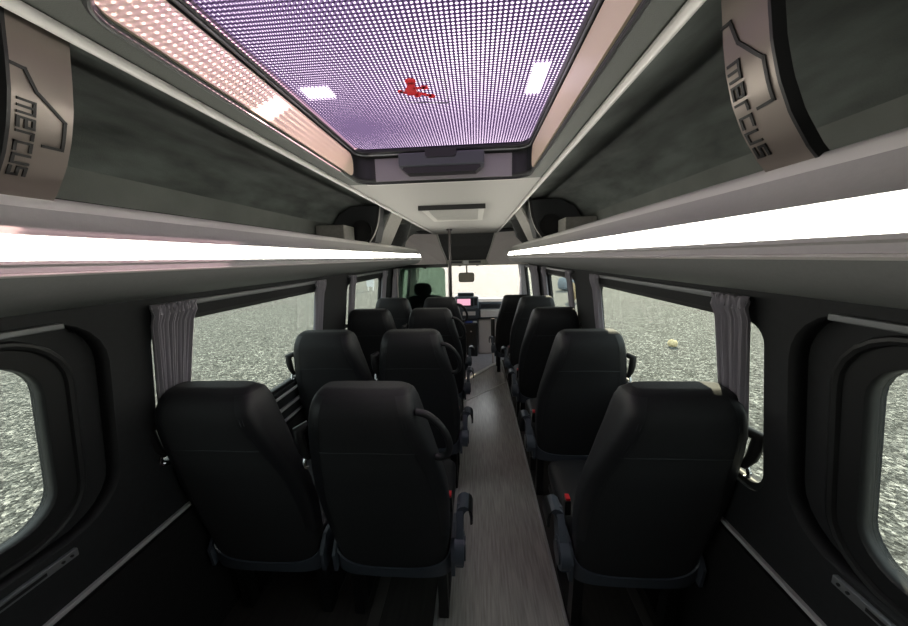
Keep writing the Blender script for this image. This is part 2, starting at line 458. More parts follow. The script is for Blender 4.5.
# ------------------------------------------------------------------ luggage racks with light strips
RACKS = {}
for side, nm in ((-1, 'left'), (1, 'right')):
    t = thing('luggage_rack', 'grey overhead luggage rack with lit strip along the %s wall' % nm, 'luggage rack', (side*.70, 1.6, 1.40))
    RACKS[side] = t
    Y0, Y1 = -.5, 3.80
    def sweep(name, prof, m, y1=Y1, round_end=True):
        bm = bmesh.new()
        ys = [Y0, y1]
        extrude_y(bm, [(side*x, z) for x, z in prof], Y0, y1)
        return finish(bm, name, m, t, smooth=True)
    sweep('shelf', [(.865, 1.592), (.60, 1.592), (.60, 1.578), (.865, 1.578)], M['suede2'])
    lip = [(.600, 1.600), (.592, 1.610), (.578, 1.616), (.564, 1.6145), (.555, 1.606), (.5525, 1.594), (.575, 1.578), (.60, 1.578)]
    sweep('front_lip', lip, M['rack_edge'])
    sweep('upper_fascia', [(.5535, 1.595), (.5515, 1.592), (.548, 1.580), (.538, 1.566), (.526, 1.555), (.519, 1.549), (.524, 1.545), (.535, 1.546), (.57, 1.57)], M['rack'])
    ls = sweep('light_strip', [(.524, 1.546), (.512, 1.514), (.520, 1.510), (.534, 1.544)], M['strip'])
    sweep('lower_fascia', [(.514, 1.5135), (.504, 1.511), (.5025, 1.506), (.506, 1.503), (.503, 1.494), (.509, 1.491), (.54, 1.51), (.52, 1.515)], M['rack'])
    sweep('bright_bead', [(.5035, 1.4935), (.4995, 1.4905), (.503, 1.4875), (.510, 1.4895)], M['rack_edge'])
    sweep('under_panel', [(.505, 1.488), (.514, 1.475), (.53, 1.459), (.555, 1.4445), (.60, 1.434), (.72, 1.415), (.862, 1.400), (.862, 1.42), (.62, 1.46), (.53, 1.49)], M['rack_low'])
    # rounded nose closing the front end
    bm = bmesh.new()
    outl = [(.600, 1.600), (.578, 1.615), (.5535, 1.597), (.538, 1.566), (.520, 1.55), (.505, 1.512), (.501, 1.49), (.53, 1.459), (.60, 1.434), (.72, 1.415), (.86, 1.41), (.86, 1.592)]
    rows = []
    cxm, czm = .75, 1.52
    for s in range(7):
        a = s/6*PI/2; k = .35+.65*math.cos(a)**.7 if s < 6 else .35
        rows.append([bm.verts.new((side*(cxm+(x-cxm)*k), Y1+.22*math.sin(a), czm+(z-czm)*k)) for x, z in outl])
    for s in range(6):
        for q in range(len(outl)):
            bm.faces.new((rows[s][q], rows[s][(q+1) % len(outl)], rows[s+1][(q+1) % len(outl)], rows[s+1][q]))
    bm.faces.new(rows[-1]); bm.faces.new(rows[0][::-1])
    finish(bm, 'end_cap', M['rack_edge'], t, smooth=True)

# ------------------------------------------------------------------ roof hatch
h = thing('roof_hatch', 'dotted purple glass roof hatch set in the ceiling above the rear seats', 'roof hatch', (0, .96, 1.86))
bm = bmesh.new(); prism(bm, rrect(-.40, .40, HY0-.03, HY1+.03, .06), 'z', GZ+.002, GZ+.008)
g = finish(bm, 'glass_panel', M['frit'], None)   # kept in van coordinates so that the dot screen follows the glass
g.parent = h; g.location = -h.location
bm = holed(rrect(-.42, .42, HY0-.05, HY1+.05, .08, 8), [rrect(-.362, .362, HY0+.015, 1.450, .05, 8)], .022)
for v in bm.verts: v.co.z += GZ-.010
finish(bm, 'glass_frame', M['hatch_frame'], h)
bm = bmesh.new(); tube(bm, [(x, y, GZ-.022) for x, y in rrect(-.368, .368, HY0+.01, 1.456, .05, 8)], .004, 8, closed=True)
finish(bm, 'gasket_bead', M['rod'], h, smooth=True)
# shaft around the opening
lp = rrect(-HX-.003, HX+.003, HY0-.003, HY1+.003, .073, 8); lo = rrect(-HX-.02, HX+.02, HY0-.02, HY1+.02, .085, 8)
bm = bmesh.new()
n = len(lp); rings = []
for L, z in ((lp, 1.836), (lp, GZ-.02), (lo, GZ-.02), (lo, 1.836)):
    rings.append([bm.verts.new((x, y, z)) for x, y in L])
for s in range(4):
    a, b = rings[s], rings[(s+1) % 4]
    for k in range(n): bm.faces.new((a[k], a[(k+1) % n], b[(k+1) % n], b[k]))
finish(bm, 'shaft', M['hatch_frame'], h)
for side in (-1, 1):
    bm = bmesh.new()
    x = side*(HX-.001)
    prism(bm, rrect(HY0+.03, HY1-.085, 1.846, GZ-.032, .035), 'x', x-.004*side, x+.002*side)
    finish(bm, 'side_liner', M['liner'], h)
bm = bmesh.new()
box(bm, -.30, .30, HY1-.006, HY1+.002, 1.842, GZ-.03, .002)
finish(bm, 'front_liner', M['header'], h)
bm = bmesh.new()
lp = rrect(-HX, HX, HY0, HY1, .07, 8)
tube(bm, [(x, y, 1.834) for x, y in lp], .0045, 8, closed=True)
finish(bm, 'rim_bead', M['hatch_frame'], h, smooth=True)
bm = bmesh.new(); tube(bm, [(-HX+.03, HY1+.010, 1.834), (HX-.03, HY1+.010, 1.834)], .005, 8); finish(bm, 'front_bead', M['rack_edge'], h, smooth=True)
# latch housing hanging on the front edge
bm = bmesh.new(); box(bm, -.18, .18, 1.41, HY1-.004, 1.880, 1.935, .008)
lt = finish(bm, 'latch_housing', M['latch'], h, smooth=True)
bm = bmesh.new(); prism(bm, [(-.16, 1.88), (.16, 1.88), (.165, 1.87), (.145, 1.855), (-.145, 1.855), (-.165, 1.87)], 'y', 1.417, HY1-.01)
finish(bm, 'release_bar', M['black'], lt)
bm = bmesh.new(); prism(bm, rrect(-.065, .065, 1.912, 1.945, .012), 'y', 1.403, 1.43)
finish(bm, 'finger_recess', M['black'], lt)
# escape sticker: thin square outline and a red running figure
st = bmesh.new()
for p, q in (((-.062, 1.052), (-.062, .94)), ((-.062, .94), (.062, .94)), ((.062, .94), (.062, 1.072)), ((.062, 1.072), (-.062, 1.052))):
    tube(st, [(p[0], p[1], GZ), (q[0], q[1], GZ)], .0012, 6)
sk = finish(st, 'sticker_outline', M['rod'], h)
fig = bmesh.new()
def blob(pts, zz=GZ-.0005):
    prism(fig, pts, 'z', zz-.0015, zz)
def circ(x, y, r, n=10): return [(x+r*math.cos(2*PI*k/n), y+r*math.sin(2*PI*k/n)) for k in range(n)]
def limb(a, b, w):
    d = Vector((b[0]-a[0], b[1]-a[1])).normalized(); nx, ny = -d.y*w/2, d.x*w/2
    blob([(a[0]+nx, a[1]+ny), (b[0]+nx, b[1]+ny), (b[0]-nx, b[1]-ny), (a[0]-nx, a[1]-ny)])
from_pt = lambda u, v: (-.088+(u-183)*.00040+(v-225)*.00010, .928+(v-140)*.00054)
F = from_pt
blob(circ(*F(350, 155), .015)); blob([F(330, 165), F(375, 175), F(350, 215), F(345, 270), F(325, 300), F(265, 285), F(262, 245), F(300, 205)])
limb(F(270, 262), F(228, 248), .010); blob(circ(*F(230, 248), .008))
limb(F(335, 222), F(420, 222), .010); blob([F(398, 205), F(440, 205), F(438, 240), F(395, 240)])
limb(F(340, 270), F(425, 312), .012); blob(circ(*F(425, 315), .011))
limb(F(320, 285), F(335, 312), .016)
finish(fig, 'red_figure', M['red'], h)

# ------------------------------------------------------------------ ceiling vent
v = thing('ceiling_vent', 'pale rectangular air vent in the ceiling ahead of the roof hatch', 'vent', (-.01, 2.5, 1.80))
VX0, VX1, VY0, VY1 = -.225, .20, 2.16, 2.92
bm = holed([(VX0, VY0), (VX1, VY0), (VX1, VY1), (VX0, VY1)], [[(VX0+.04, VY0+.06), (VX1-.04, VY0+.06), (VX1-.04, VY1-.06), (VX0+.04, VY1-.06)]], .016)
for q in bm.verts: q.co.z += 1.826
finish(bm, 'frame', M['vent'], v)
bm = bmesh.new(); box(bm, VX0+.03, VX1-.03, VY0+.05, VY1-.05, 1.8225, 1.833)
finish(bm, 'backing', M['dash_dark'], v)
for k in range(13):
    y = VY0+.08+k*(VY1-VY0-.16)/12
    bm = bmesh.new(); box(bm, VX0+.04, VX1-.04, y-.013, y+.013, 1.8213, 1.8226)
    finish(bm, 'slat', M['vent'], v)
bm = bmesh.new(); box(bm, VX0-.005, VX1+.005, VY0-.022, VY0, 1.806, 1.835)
finish(bm, 'rear_edge', M['black'], v)

# ------------------------------------------------------------------ arch brackets with lettering
PROF = [(.468, 1.862), (.476, 1.82), (.482, 1.78), (.490, 1.74), (.503, 1.70), (.522, 1.66), (.548, 1.622), (.572, 1.596)]
def prof_at(s):   # arc length from the top
    acc = 0
    for a, b in zip(PROF, PROF[1:]):
        d = math.dist(a, b)
        if acc+d >= s or b is PROF[-1]:
            k = (s-acc)/d; p = (a[0]+(b[0]-a[0])*k, a[1]+(b[1]-a[1])*k)
            tx, tz = (b[0]-a[0])/d, (b[1]-a[1])/d
            return p, (tz, -tx)      # normal towards aisle (smaller x)
        acc += d
GLY = {'m': (1.2, [[(0, 0), (0, 1), (1.2, 1), (1.2, 0)], [(.6, 0), (.6, 1)]]),
       'e': (.85, [[(.85, 0), (0, 0), (0, 1), (.85, 1), (.85, .5), (0, .5)]]),
       'r': (.6, [[(0, 0), (0, 1), (.6, 1)]]),
       'c': (.8, [[(.8, 1), (0, 1), (0, 0), (.8, 0)]]),
       'u': (.85, [[(0, 1), (0, 0), (.85, 0), (.85, 1)]]),
       's': (.8, [[(.8, 1), (0, 1), (0, .5), (.8, .5), (.8, 0), (0, 0)]])}
def arch(side, y0, y1, label, letters, thick=.012, m=None, ang=0):
    t = thing('rack_bracket', label, 'bracket', (side*.55, (y0+y1)/2, 1.592))
    bm = bmesh.new()
    cs = []
    N = 24; L = sum(math.dist(a, b) for a, b in zip(PROF, PROF[1:]))
    for i in range(N+1):
        (x, z), (nx, nz) = prof_at(L*i/N*.9999); cs.append((x, z))
    inner = [(side*x, z) for x, z in cs]
    back = [(side*(x+thick), z+.003) for x, z in cs][::-1]
    extrude_y(bm, inner+back, y0, y1)
    finish(bm, 'curved_band', m or M['bracket'], t, smooth=True)
    bm = bmesh.new()
    ye = y0 if side > 0 else y0
    extrude_y(bm, [(side*(x-.0015), z) for x, z in cs]+[(side*(x+thick+.002), z+.003) for x, z in cs][::-1], ye-.004, ye)
    finish(bm, 'edge_trim', M['black'], t)
    if letters:
        def stroke(bm, pts, w):
            # pts in (s, hgt): s runs down the band, hgt across it towards the letter tops
            dd = []
            for (a, b) in zip(pts, pts[1:]):
                A = Vector(a); B = Vector(b); d = (B-A).normalized(); nrm = Vector((-d.y, d.x))*w/2; e = d*w/2
                A = A-e; B = B+e
                k = max(1, int((B-A).length/.012))
                for q in range(k):
                    P0 = A+(B-A)*q/k; P1 = A+(B-A)*(q+1)/k
                    quad = [P0+nrm, P0-nrm, P1-nrm, P1+nrm]
                    vs = []
                    for lift in (.0004, .0022):
                        for c in quad:
                            (x, z), (nx, nz) = prof_at(c[0])
                            yy = c[1]
                            vs.append(bm.verts.new((side*(x+nx*lift), yy, z+nz*lift)))
                    for fc in ((0, 1, 2, 3), (7, 6, 5, 4), (0, 4, 5, 1), (1, 5, 6, 2), (2, 6, 7, 3), (3, 7, 4, 0)):
                        bm.faces.new([vs[i] for i in fc])
        U = .00044
        sgn = 1 if side < 0 else -1
        yf = y1 if side < 0 else y0
        def Q(s_, h_): return ((.088 if side < 0 else .066)+(s_-150)*U*(.9 if side < 0 else 1.1), yf-sgn*(225-h_)*U)
        bm = bmesh.new()
        stroke(bm, [Q(150, 70), Q(152, 100), Q(215, 125), Q(290, 200), Q(395, 200), Q(397, 150)], .0042)
        finish(bm, 'roofline_emblem', M['engrave'], t)
        s_ = 256
        bm = bmesh.new()
        for ch in 'mercus':
            w_, strokes = GLY[ch]
            for stt in strokes:
                stroke(bm, [Q(s_+px*36, 82+py*38) for px, py in stt], .0036)
            s_ += w_*36+17
        finish(bm, 'lettering', M['engrave'], t)
    return t
arch(-1, .44, .51, 'bronze-grey arched bracket lettered mercus in the left luggage rack', True)
arch(1, .45, .52, 'grey arched bracket lettered mercus in the right luggage rack', True)
arch(-1, 2.10, 2.13, 'slim pale arched bracket beside the speaker in the left rack', False, m=M['grey_panel'])
arch(1, 2.10, 2.13, 'slim pale arched bracket beside the speaker in the right rack', False, m=M['grey_panel'])
for side, nm in ((-1, 'left'), (1, 'right')):
    # speaker box across the rack
    t = thing('speaker_box', 'black speaker box inside the %s luggage rack' % nm, 'speaker', (side*.66, 2.22, 1.595))
    bm = bmesh.new(); prism(bm, [(side*x, z) for x, z in ((.535, 1.6175), (.61,1.6175), (.61, 1.594), (.84, 1.594), (.84, 1.70), (.77, 1.80), (.68, 1.848), (.50, 1.852), (.505, 1.72))], 'y', 2.16, 2.30)
    finish(bm, 'housing', M['speaker'], t)
    bm = bmesh.new()
    bmesh.ops.create_cone(bm, cap_ends=True, segments=28, radius1=.07, radius2=.07, depth=.012)
    for q in bm.verts: q.co = Vector((q.co.x+side*.62, 2.156-q.co.z*0+q.co.z, q.co.y+1.69))
    finish(bm, 'speaker_cone', M['black'], t)
    bm = bmesh.new(); box(bm, *sorted((side*.66, side*.84)), 1.96, 2.13, 1.594, 1.715, .006)
    finish(bm, 'side_box', M['grey_panel'], t)
    # broad grey panel closing the rack side
    bm = bmesh.new()
    prism(bm, [(2.32, 1.592), (2.66, 1.592), (2.66, 1.83), (2.32, 1.83)], 'x', 0, .012)
    for q in bm.verts:
        k = (q.co.z-1.592)/.238; q.co.x = side*(q.co.x+.572-.122*k)
    finish(bm, 'side_panel', M['grey_panel'], RACKS[side])
    bm = bmesh.new(); prism(bm, [(side*x, z) for x, z in ((.60, 1.595), (.85, 1.595), (.83, 1.72), (.76, 1.81), (.47, 1.83), (.52, 1.68))], 'y', 3.1, 3.14)
    o = finish(bm, 'rack_divider', M['dark_panel'])
    tag(base_origin(o), 'dark upright divider board near the front of the %s luggage rack' % nm, 'divider')

# ------------------------------------------------------------------ seats
HW = [(.30, .165), (.36, .205), (.46, .222), (.60, .232), (.70, .234), (.78, .226), (.86, .210), (.92, .196), (.97, .184), (1.02, .173), (1.06, .163), (1.085, .154), (1.102, .143), (1.112, .126)]
TH = [(.30, .06), (.40, .085), (.60, .10), (.80, .10), (.86, .115), (.94, .150), (1.02, .160), (1.06, .150), (1.09, .118), (1.104, .085), (1.112, .055)]
def lerp(T, z):
    if z <= T[0][0]: return T[0][1]
    for a, b in zip(T, T[1:]):
        if z <= b[0]: return a[1]+(b[1]-a[1])*(z-a[0])/(b[0]-a[0])
    return T[-1][1]
RY = [(.30, .012), (.38, 0), (.60, -.046), (.80, -.094), (.88, -.125), (.95, -.152), (1.01, -.165), (1.05, -.163), (1.08, -.150), (1.102, -.130), (1.112, -.108)]
def rear_y(z): return lerp(RY, z)
def sect(z, n=56, grow=0, pw=4.6):
    w = lerp(HW, z)+grow; d = lerp(TH, z)/2+grow; yc = rear_y(z)+lerp(TH, z)/2
    pts = []
    for k in range(n):
        a = 2*PI*k/n; c, s = math.cos(a), math.sin(a)
        pts.append((w*math.copysign(abs(c)**(2/pw), c), yc+d*math.copysign(abs(s)**(2/pw), s), z))
    return pts
def rear_surface(x, z, lift=.001):
    w = lerp(HW, z); d = lerp(TH, z)/2; yc = rear_y(z)+d
    c = min(1, abs(x)/w)
    return (x, yc-d*(1-c**4.6)**(1/4.6)-lift, z)
def loft(bm, rings, caps=True):
    R = [[bm.verts.new(p) for p in r] for r in rings]; n = len(R[0])
    for a, b in zip(R, R[1:]):
        for k in range(n): bm.faces.new((a[k], a[(k+1) % n], b[(k+1) % n], b[k]))
    if caps: bm.faces.new(R[0][::-1]); bm.faces.new(R[-1])
    return bm

def seat(label, window_side, aisle, handle, name='passenger_seat'):
    """window_side: -1/+1, the side the belt guide sits on; built at the origin, rear bottom edge at y=0"""
    t = thing(name, label, 'seat', (0, 0, 0), 'high-backed passenger seats')
    W = window_side
    zs = [.30, .33, .36, .40, .46, .54, .60, .66, .72, .76, .80, .84, .88, .92, .96, 1.0, 1.03, 1.05, 1.065, 1.078, 1.088, 1.096, 1.103, 1.108, 1.112]
    bm = bmesh.new(); loft(bm, [sect(z) for z in zs])
    # crown the top a little
    b = finish(bm, 'backrest', M['fabric'], t, smooth=True)
    # side bolster panels (smooth leatherette) wrapping both flanks of the headrest and shoulders
    for sd in (-1, 1):
        bm = bmesh.new(); rows = []
        for z in [.50, .60, .66, .72, .80, .84, .88, .92, .96, 1.0, 1.03, 1.05, 1.065, 1.078, 1.088, 1.096]:
            w = lerp(HW, z)+.0016; d = lerp(TH, z)/2+.0016; yc = rear_y(z)+lerp(TH, z)/2
            row = []
            a0 = math.radians(-62 if z > 1.0 else -62+ (1.0-z)*40)
            for k in range(13):
                a = a0+(math.radians(70)-a0)*k/12; c, s = math.cos(a), math.sin(a)
                row.append(bm.verts.new((sd*w*abs(c)**(2/4.6), yc+d*math.copysign(abs(s)**(2/4.6), s), z)))
            rows.append(row)
        for a, c in zip(rows, rows[1:]):
            for k in range(12): bm.faces.new((a[k], a[k+1], c[k+1], c[k]))
        finish(bm, 'side_bolster', M['side_fabric'], b, smooth=True)
    # horizontal seam and the double stitch lines
    bm = bmesh.new()
    tube(bm, [rear_surface(-.2+.4*k/24, .90+.006*math.cos((k/24-.5)*PI), .0003) for k in range(25)], .0016, 6)
    finish(bm, 'cross_seam', M['stitch'], b)
    for sd in (-1, 1):
        bm = bmesh.new()
        for off in (0, .009):
            pts = []
            for k in range(26):
                z = .62+(1.086-.62)*k/25
                w = lerp(HW, z)*(.80 if z > 1.0 else .80+(1.0-z)*.25)-off
                pts.append(rear_surface(sd*w, z, .0004))
            tube(bm, pts, .0011, 5)
        finish(bm, 'stitching', M['stitch'], b)
    # lower rear shell with a smiling top edge
    bm = bmesh.new(); rows = []
    NU, NV = 28, 6
    for iv in range(NV+1):
        row = []
        for iu in range(NU+1):
            u = -1+2*iu/NU
            zt = .338+.105*abs(u)**2.0
            zb = .295+.03*abs(u)**4
            z = zb+(zt-zb)*iv/NV
            w = lerp(HW, max(z, .42))+.012
            ang = u*PI*.52
            d = lerp(TH, .40)/2+.012; yc = rear_y(z)+lerp(TH, .4)/2
            c, s = math.sin(ang), -math.cos(ang)
            row.append((w*math.copysign(abs(c)**(2/3.4), c), yc+d*math.copysign(abs(s)**(2/3.4), s), z))
        rows.append(row)
    def grid(bm, rows, thick):
        A = [[bm.verts.new(p) for p in r] for r in rows]
        n, m_ = len(A), len(A[0])
        for i in range(n-1):
            for k in range(m_-1): bm.faces.new((A[i][k], A[i][k+1], A[i+1][k+1], A[i+1][k]))
        bmesh.ops.recalc_face_normals(bm, faces=bm.faces)
        bmesh.ops.solidify(bm, geom=bm.faces[:], thickness=thick)
    grid(bm, rows, .006)
    sh = finish(bm, 'rear_shell', M['shell'], t, smooth=True)
    # pan under the cushion
    bm = bmesh.new(); box(bm, -.215, .215, .03, .46, .325, .36, .01)
    finish(bm, 'seat_pan', M['black'], t, smooth=True)
    # cushion
    bm = bmesh.new()
    rings = []
    for y, zz, th, w in ((.06, .405, .07, .20), (.08, .41, .10, .215), (.16, .415, .115, .22), (.30, .42, .12, .222), (.42, .425, .12, .22), (.48, .425, .11, .215), (.505, .42, .08, .20), (.512, .415, .05, .185)):
        r = []
        for k in range(32):
            a = 2*PI*k/32; c, s = math.cos(a), math.sin(a)
            r.append((w*math.copysign(abs(c)**.5, c), y, zz+th/2*math.copysign(abs(s)**.6, s)))
        rings.append(r)
    loft(bm, rings); finish(bm, 'seat_cushion', M['side_fabric'], t, smooth=True)
    # legs
    for lx in (-.18, .18):
        bm = bmesh.new()
        prism(bm, [(.06, .33), (.10, .33), (.13, .02), (.30, .02), (.34, .33), (.38, .33), (.34, 0.006), (.08, 0.006)], 'x', lx-.02, lx+.02)
        finish(bm, 'leg', M['blackmat'], t)
    # reclining hinge, aisle side arm
    H = -W if aisle else 0
    for sd in (-1, 1):
        bm = bmesh.new()
        prism(bm, [(.0, .31), (.20, .34), (.22, .39), (.17, .43), (.10, .45), (.03, .45), (-.01, .39)], 'x', sd*(.226 if sd != W else .218), sd*(.240 if sd != W else .230))
        hp = finish(bm, 'hinge_plate', M['shell'], t)
        if sd == H:
            bm = bmesh.new(); tube(bm, [(sd*.24, .03, .405), (sd*.275, .03, .405)], .056, 28)
            finish(bm, 'hinge_disc', M['shell'], hp, smooth=True)
            bm = bmesh.new(); tube(bm, [(sd*.275, .03, .405), (sd*.281, .03, .405)], .040, 28)
            finish(bm, 'disc_cap', M['latch'], hp, smooth=True)
    if H:
        sd = H
        bm = bmesh.new()
        prism(bm, [(-.018, .37), (.078, .37), (.105, .45), (.13, .53), (.09, .545), (.055, .52), (.015, .46)], 'x', sd*.246, sd*.272)
        am = finish(bm, 'armrest', M['shell'], t, smooth=True)
        bm = bmesh.new()
        prism(bm, [(sd*x, z) for x, z in ((.244, .48), (.244, .520), (.250, .537), (.262, .547), (.278, .550), (.292, .542), (.293, .532), (.282, .528), (.274, .515), (.270, .48))], 'y', .07, .15)
        finish(bm, 'arm_pad', M['shell'], am, smooth=True)
        bm = bmesh.new()
        prism(bm, [(sd*x, z) for x, z in ((.292, .5425), (.303, .532), (.309, .512), (.308, .478), (.299, .474), (.298, .508), (.293, .5315))], 'y', .065, .155)
        finish(bm, 'arm_lip', M['black'], am, smooth=True)
    bm = bmesh.new(); box(bm, (-W)*.212-.012, (-W)*.212+.012, .13, .165, .47, .535, .004)
    bk = finish(bm, 'belt_buckle', M['black'], t)
    bm = bmesh.new(); box(bm, (-W)*.212-.009, (-W)*.212+.009, .132, .163, .534, .545, .003)
    finish(bm, 'release_button', M['red'], bk)
    # belt guide on the window side shoulder
    bm = bmesh.new()
    loop = [(W*.19, .02, .985), (W*.215, .0, .975), (W*0.214, .0, .94), (W*0.216, .01, .90), (W*0.214, .03, .86)]
    loop = [(x, y+rear_y(.93)+.02, z) for x, y, z in loop]
    tube(bm, loop, [.014, .018, .017, .015, .010], 10)
    gd = finish(bm, 'belt_guide', M['black'], t, smooth=True)
    bm = bmesh.new()
    yb = rear_y(.85)+.04
    tube(bm, [(W*0.216, yb-.02, .875), (W*0.222, yb-.03, .855), (W*0.222, yb-.034, .835), (W*0.214, yb-.03, .83)], .006, 8)
    tube(bm, [(W*.225, yb-.03, .845), (W*0.223, yb-.034, .842)], .007, 8)
    finish(bm, 'belt_bracket', M['chrome'], gd, smooth=True)
    bm = bmesh.new()
    pts = [(W*0.218, yb, .90), (W*0.220, yb+.05, .72), (W*0.218, .10, .50)]
    for i in range(2):
        a, c = pts[i], pts[i+1]
        vs = [bm.verts.new(p) for p in ((a[0], a[1], a[2]), (c[0], c[1], c[2]), (c[0]+W*.002, c[1]+.045, c[2]), (a[0]+W*.002, a[1]+.045, a[2]))]
        bm.faces.new(vs)
    bmesh.ops.solidify(bm, geom=bm.faces[:], thickness=.002)
    finish(bm, 'belt_webbing', M['black'], t)
    if handle:
        bm = bmesh.new()
        sd = -W; pts = []
        pz = [(.168, 1.045), (.20, 1.04), (.235, 1.01), (.257, .965), (.262, .92), (.252, .885), (.232, .868), (.21, .87)]
        pts = [(sd*x, rear_y(z)+.030, z) for x, z in pz]
        # smooth
        sm = []
        for a, c in zip(pts, pts[1:]):
            for k in range(4): sm.append(tuple(a[i]+(c[i]-a[i])*k/4 for i in range(3)))
        sm.append(pts[-1])
        for _ in range(3):
            sm = [sm[0]]+[tuple((sm[i-1][j]+2*sm[i][j]+sm[i+1][j])/4 for j in range(3)) for i in range(1, len(sm)-1)]+[sm[-1]]
        tube(bm, sm, .0115, 12)
        finish(bm, 'grab_handle', M['side_fabric'], t, smooth=True)
    lean = .022*(1 if W > 0 else -1)
    for o in t.children_recursive:
        if o.name.split('.')[0] in ('backrest', 'side_bolster', 'cross_seam', 'stitching', 'belt_guide', 'belt_bracket', 'belt_webbing', 'grab_handle'):
            for v in o.data.vertices: v.co.x += lean*max(0, (v.co.z-.42)/.7)
    return t
def dup(src, loc, label, sx=1.0):
    r = src.copy(); COL.objects.link(r); r.location = loc; r['label'] = label
    for ch in list(src.children):
        c = ch.copy(); COL.objects.link(c); c.parent = r
        for g_ in list(ch.children):
            d = g_.copy(); COL.objects.link(d); d.parent = c
    return r

ROWY = [1.02, 1.79, 2.55, 3.26]
ORD = ['rearmost row, nearest the camera', 'second row from the back', 'third row from the back', 'front row, nearest the windscreen']
sw = seat('', -1, False, False)
sa = seat('', -1, True, True)
sr = seat('', 1, True, False)
rows_lab = ['in the rearmost row', 'in the second row from the back', 'in the third row from the back', 'in the frontmost passenger row']
for i, y in enumerate(ROWY):
    l1 = 'black seat at the left windows, ' + rows_lab[i]
    l2 = 'black seat with grab handle left of the aisle, ' + rows_lab[i]
    l3 = 'black single seat right of the aisle, ' + (rows_lab[i] if i < 3 else 'fourth from the back')
    if i == 0:
        sw.location = (-.70, y, 0); sa.location = (-.195, y, 0); sr.location = (.705, y, 0)
        sw['label'] = l1; sa['label'] = l2; sr['label'] = l3
    else:
        dup(sw, (-.69, y, 0), l1); dup(sa, (-.20, y, 0), l2); dup(sr, (.700, y-.04, 0), l3)
r5 = dup(sr, (.60, 3.98, -.075), 'black seat at the head of the right column, ahead of all other seats')

# driver seat: broad back with separate headrest
t = thing('driver_seat', 'black driver seat with rounded headrest behind the green screen', 'seat', (-.60, 4.5, -.08))
bm = bmesh.new()
rings = []
for z, w in ((.42, .20), (.6, .24), (.8, .245), (.92, .225), (.98, .19), (1.0, .14)):
    rings.append([(-.60+w*math.copysign(abs(math.cos(a))**.6, math.cos(a)), 4.45-.08*z+.06*math.copysign(abs(math.sin(a))**.6, math.sin(a)), z) for a in [2*PI*k/28 for k in range(28)]])
loft(bm, rings); finish(bm, 'backrest', M['fabric'], t, smooth=True)
bm = bmesh.new(); rings = []
for z, w in ((1.0, .09), (1.02, .115), (1.06, .125), (1.12, .12), (1.15, .10), (1.165, .06)):
    rings.append([(-.60+w*math.cos(a), 4.37+.05*math.sin(a), z) for a in [2*PI*k/24 for k in range(24)]])
loft(bm, rings); finish(bm, 'headrest', M['fabric'], t, smooth=True)
bm = bmesh.new(); box(bm, -.84, -.36, 4.42, 4.90, .30, .44, .04); finish(bm, 'seat_cushion', M['fabric'], t, smooth=True)
bm = bmesh.new(); box(bm, -.80, -.40, 4.46, 4.86, -.08, .31, .02); finish(bm, 'pedestal', M['black'], t)

# ------------------------------------------------------------------ curtains and rods
def rod(side, y0, y1, label):
    bm = bmesh.new(); z = 1.372; x = side*(wx(z)-.016)
    prism(bm, rrect(x-.006, x+.006, z-.009, z+.009, .004, 3), 'y', y0, y1)
    t = thing('curtain_rail', label, 'curtain rail', (x, (y0+y1)/2, z-.009))
    finish(bm, 'rail', M['rod'], t, smooth=True)
    for yy in (y0+.02, y1-.02):
        bm = bmesh.new(); xs = sorted((x, side*(wx(z)+.002))); box(bm, xs[0], xs[1], yy-.01, yy+.01, z-.006, z+.006)
        finish(bm, 'rail_clip', M['rod'], t)
    return t
def curtain(side, y0t, y1t, y0b, y1b, zb, label, folds=9, m='curtain', amp=.014):
    z1 = 1.372; n = folds*12; NV = 26
    bm = bmesh.new(); rows = []
    rnd = random.Random(int(y0t*1000)+(3 if side > 0 else 0))
    ph = [rnd.uniform(-.35, .35) for _ in range(folds+2)]
    for iv in range(NV+1):
        k = iv/NV; z = z1+.008-(z1+.008-zb)*k
        ya = y0t+(y0b-y0t)*k**.8; yb = y1t+(y1b-y1t)*k**.8
        row = []
        for iu in range(n+1):
            u = iu/n; fi = u*folds
            p = ph[int(fi)]*(1-(fi % 1))+ph[int(fi)+1]*(fi % 1)
            a = amp*(.8+.3*math.sin(fi*1.7))
            ruffle = math.exp(-((k-.03)/.045)**2)
            dx = a*math.sin(2*PI*fi+p*2)*(.75+.25*k)+.006*ruffle*math.sin(2*PI*fi*2.3+k*60)
            yy = ya+(yb-ya)*(u+.012*math.sin(2*PI*fi*.5+4*k))
            pinch = -.006*math.exp(-((k-.10)/.03)**2)
            row.append(bm.verts.new((side*(wx(z)-.027-.006*(k < .09)+dx*.9+pinch), yy, z+.003*math.sin(fi*5)*ruffle)))
        rows.append(row)
    for a, b in zip(rows, rows[1:]):
        for k in range(n): bm.faces.new((a[k], a[k+1], b[k+1], b[k]))
    o = finish(bm, 'window_curtain', M[m], smooth=True)
    mod = o.modifiers.new('th', 'SOLIDIFY'); mod.thickness = .0012
    return tag(base_origin(o), label, 'curtain')
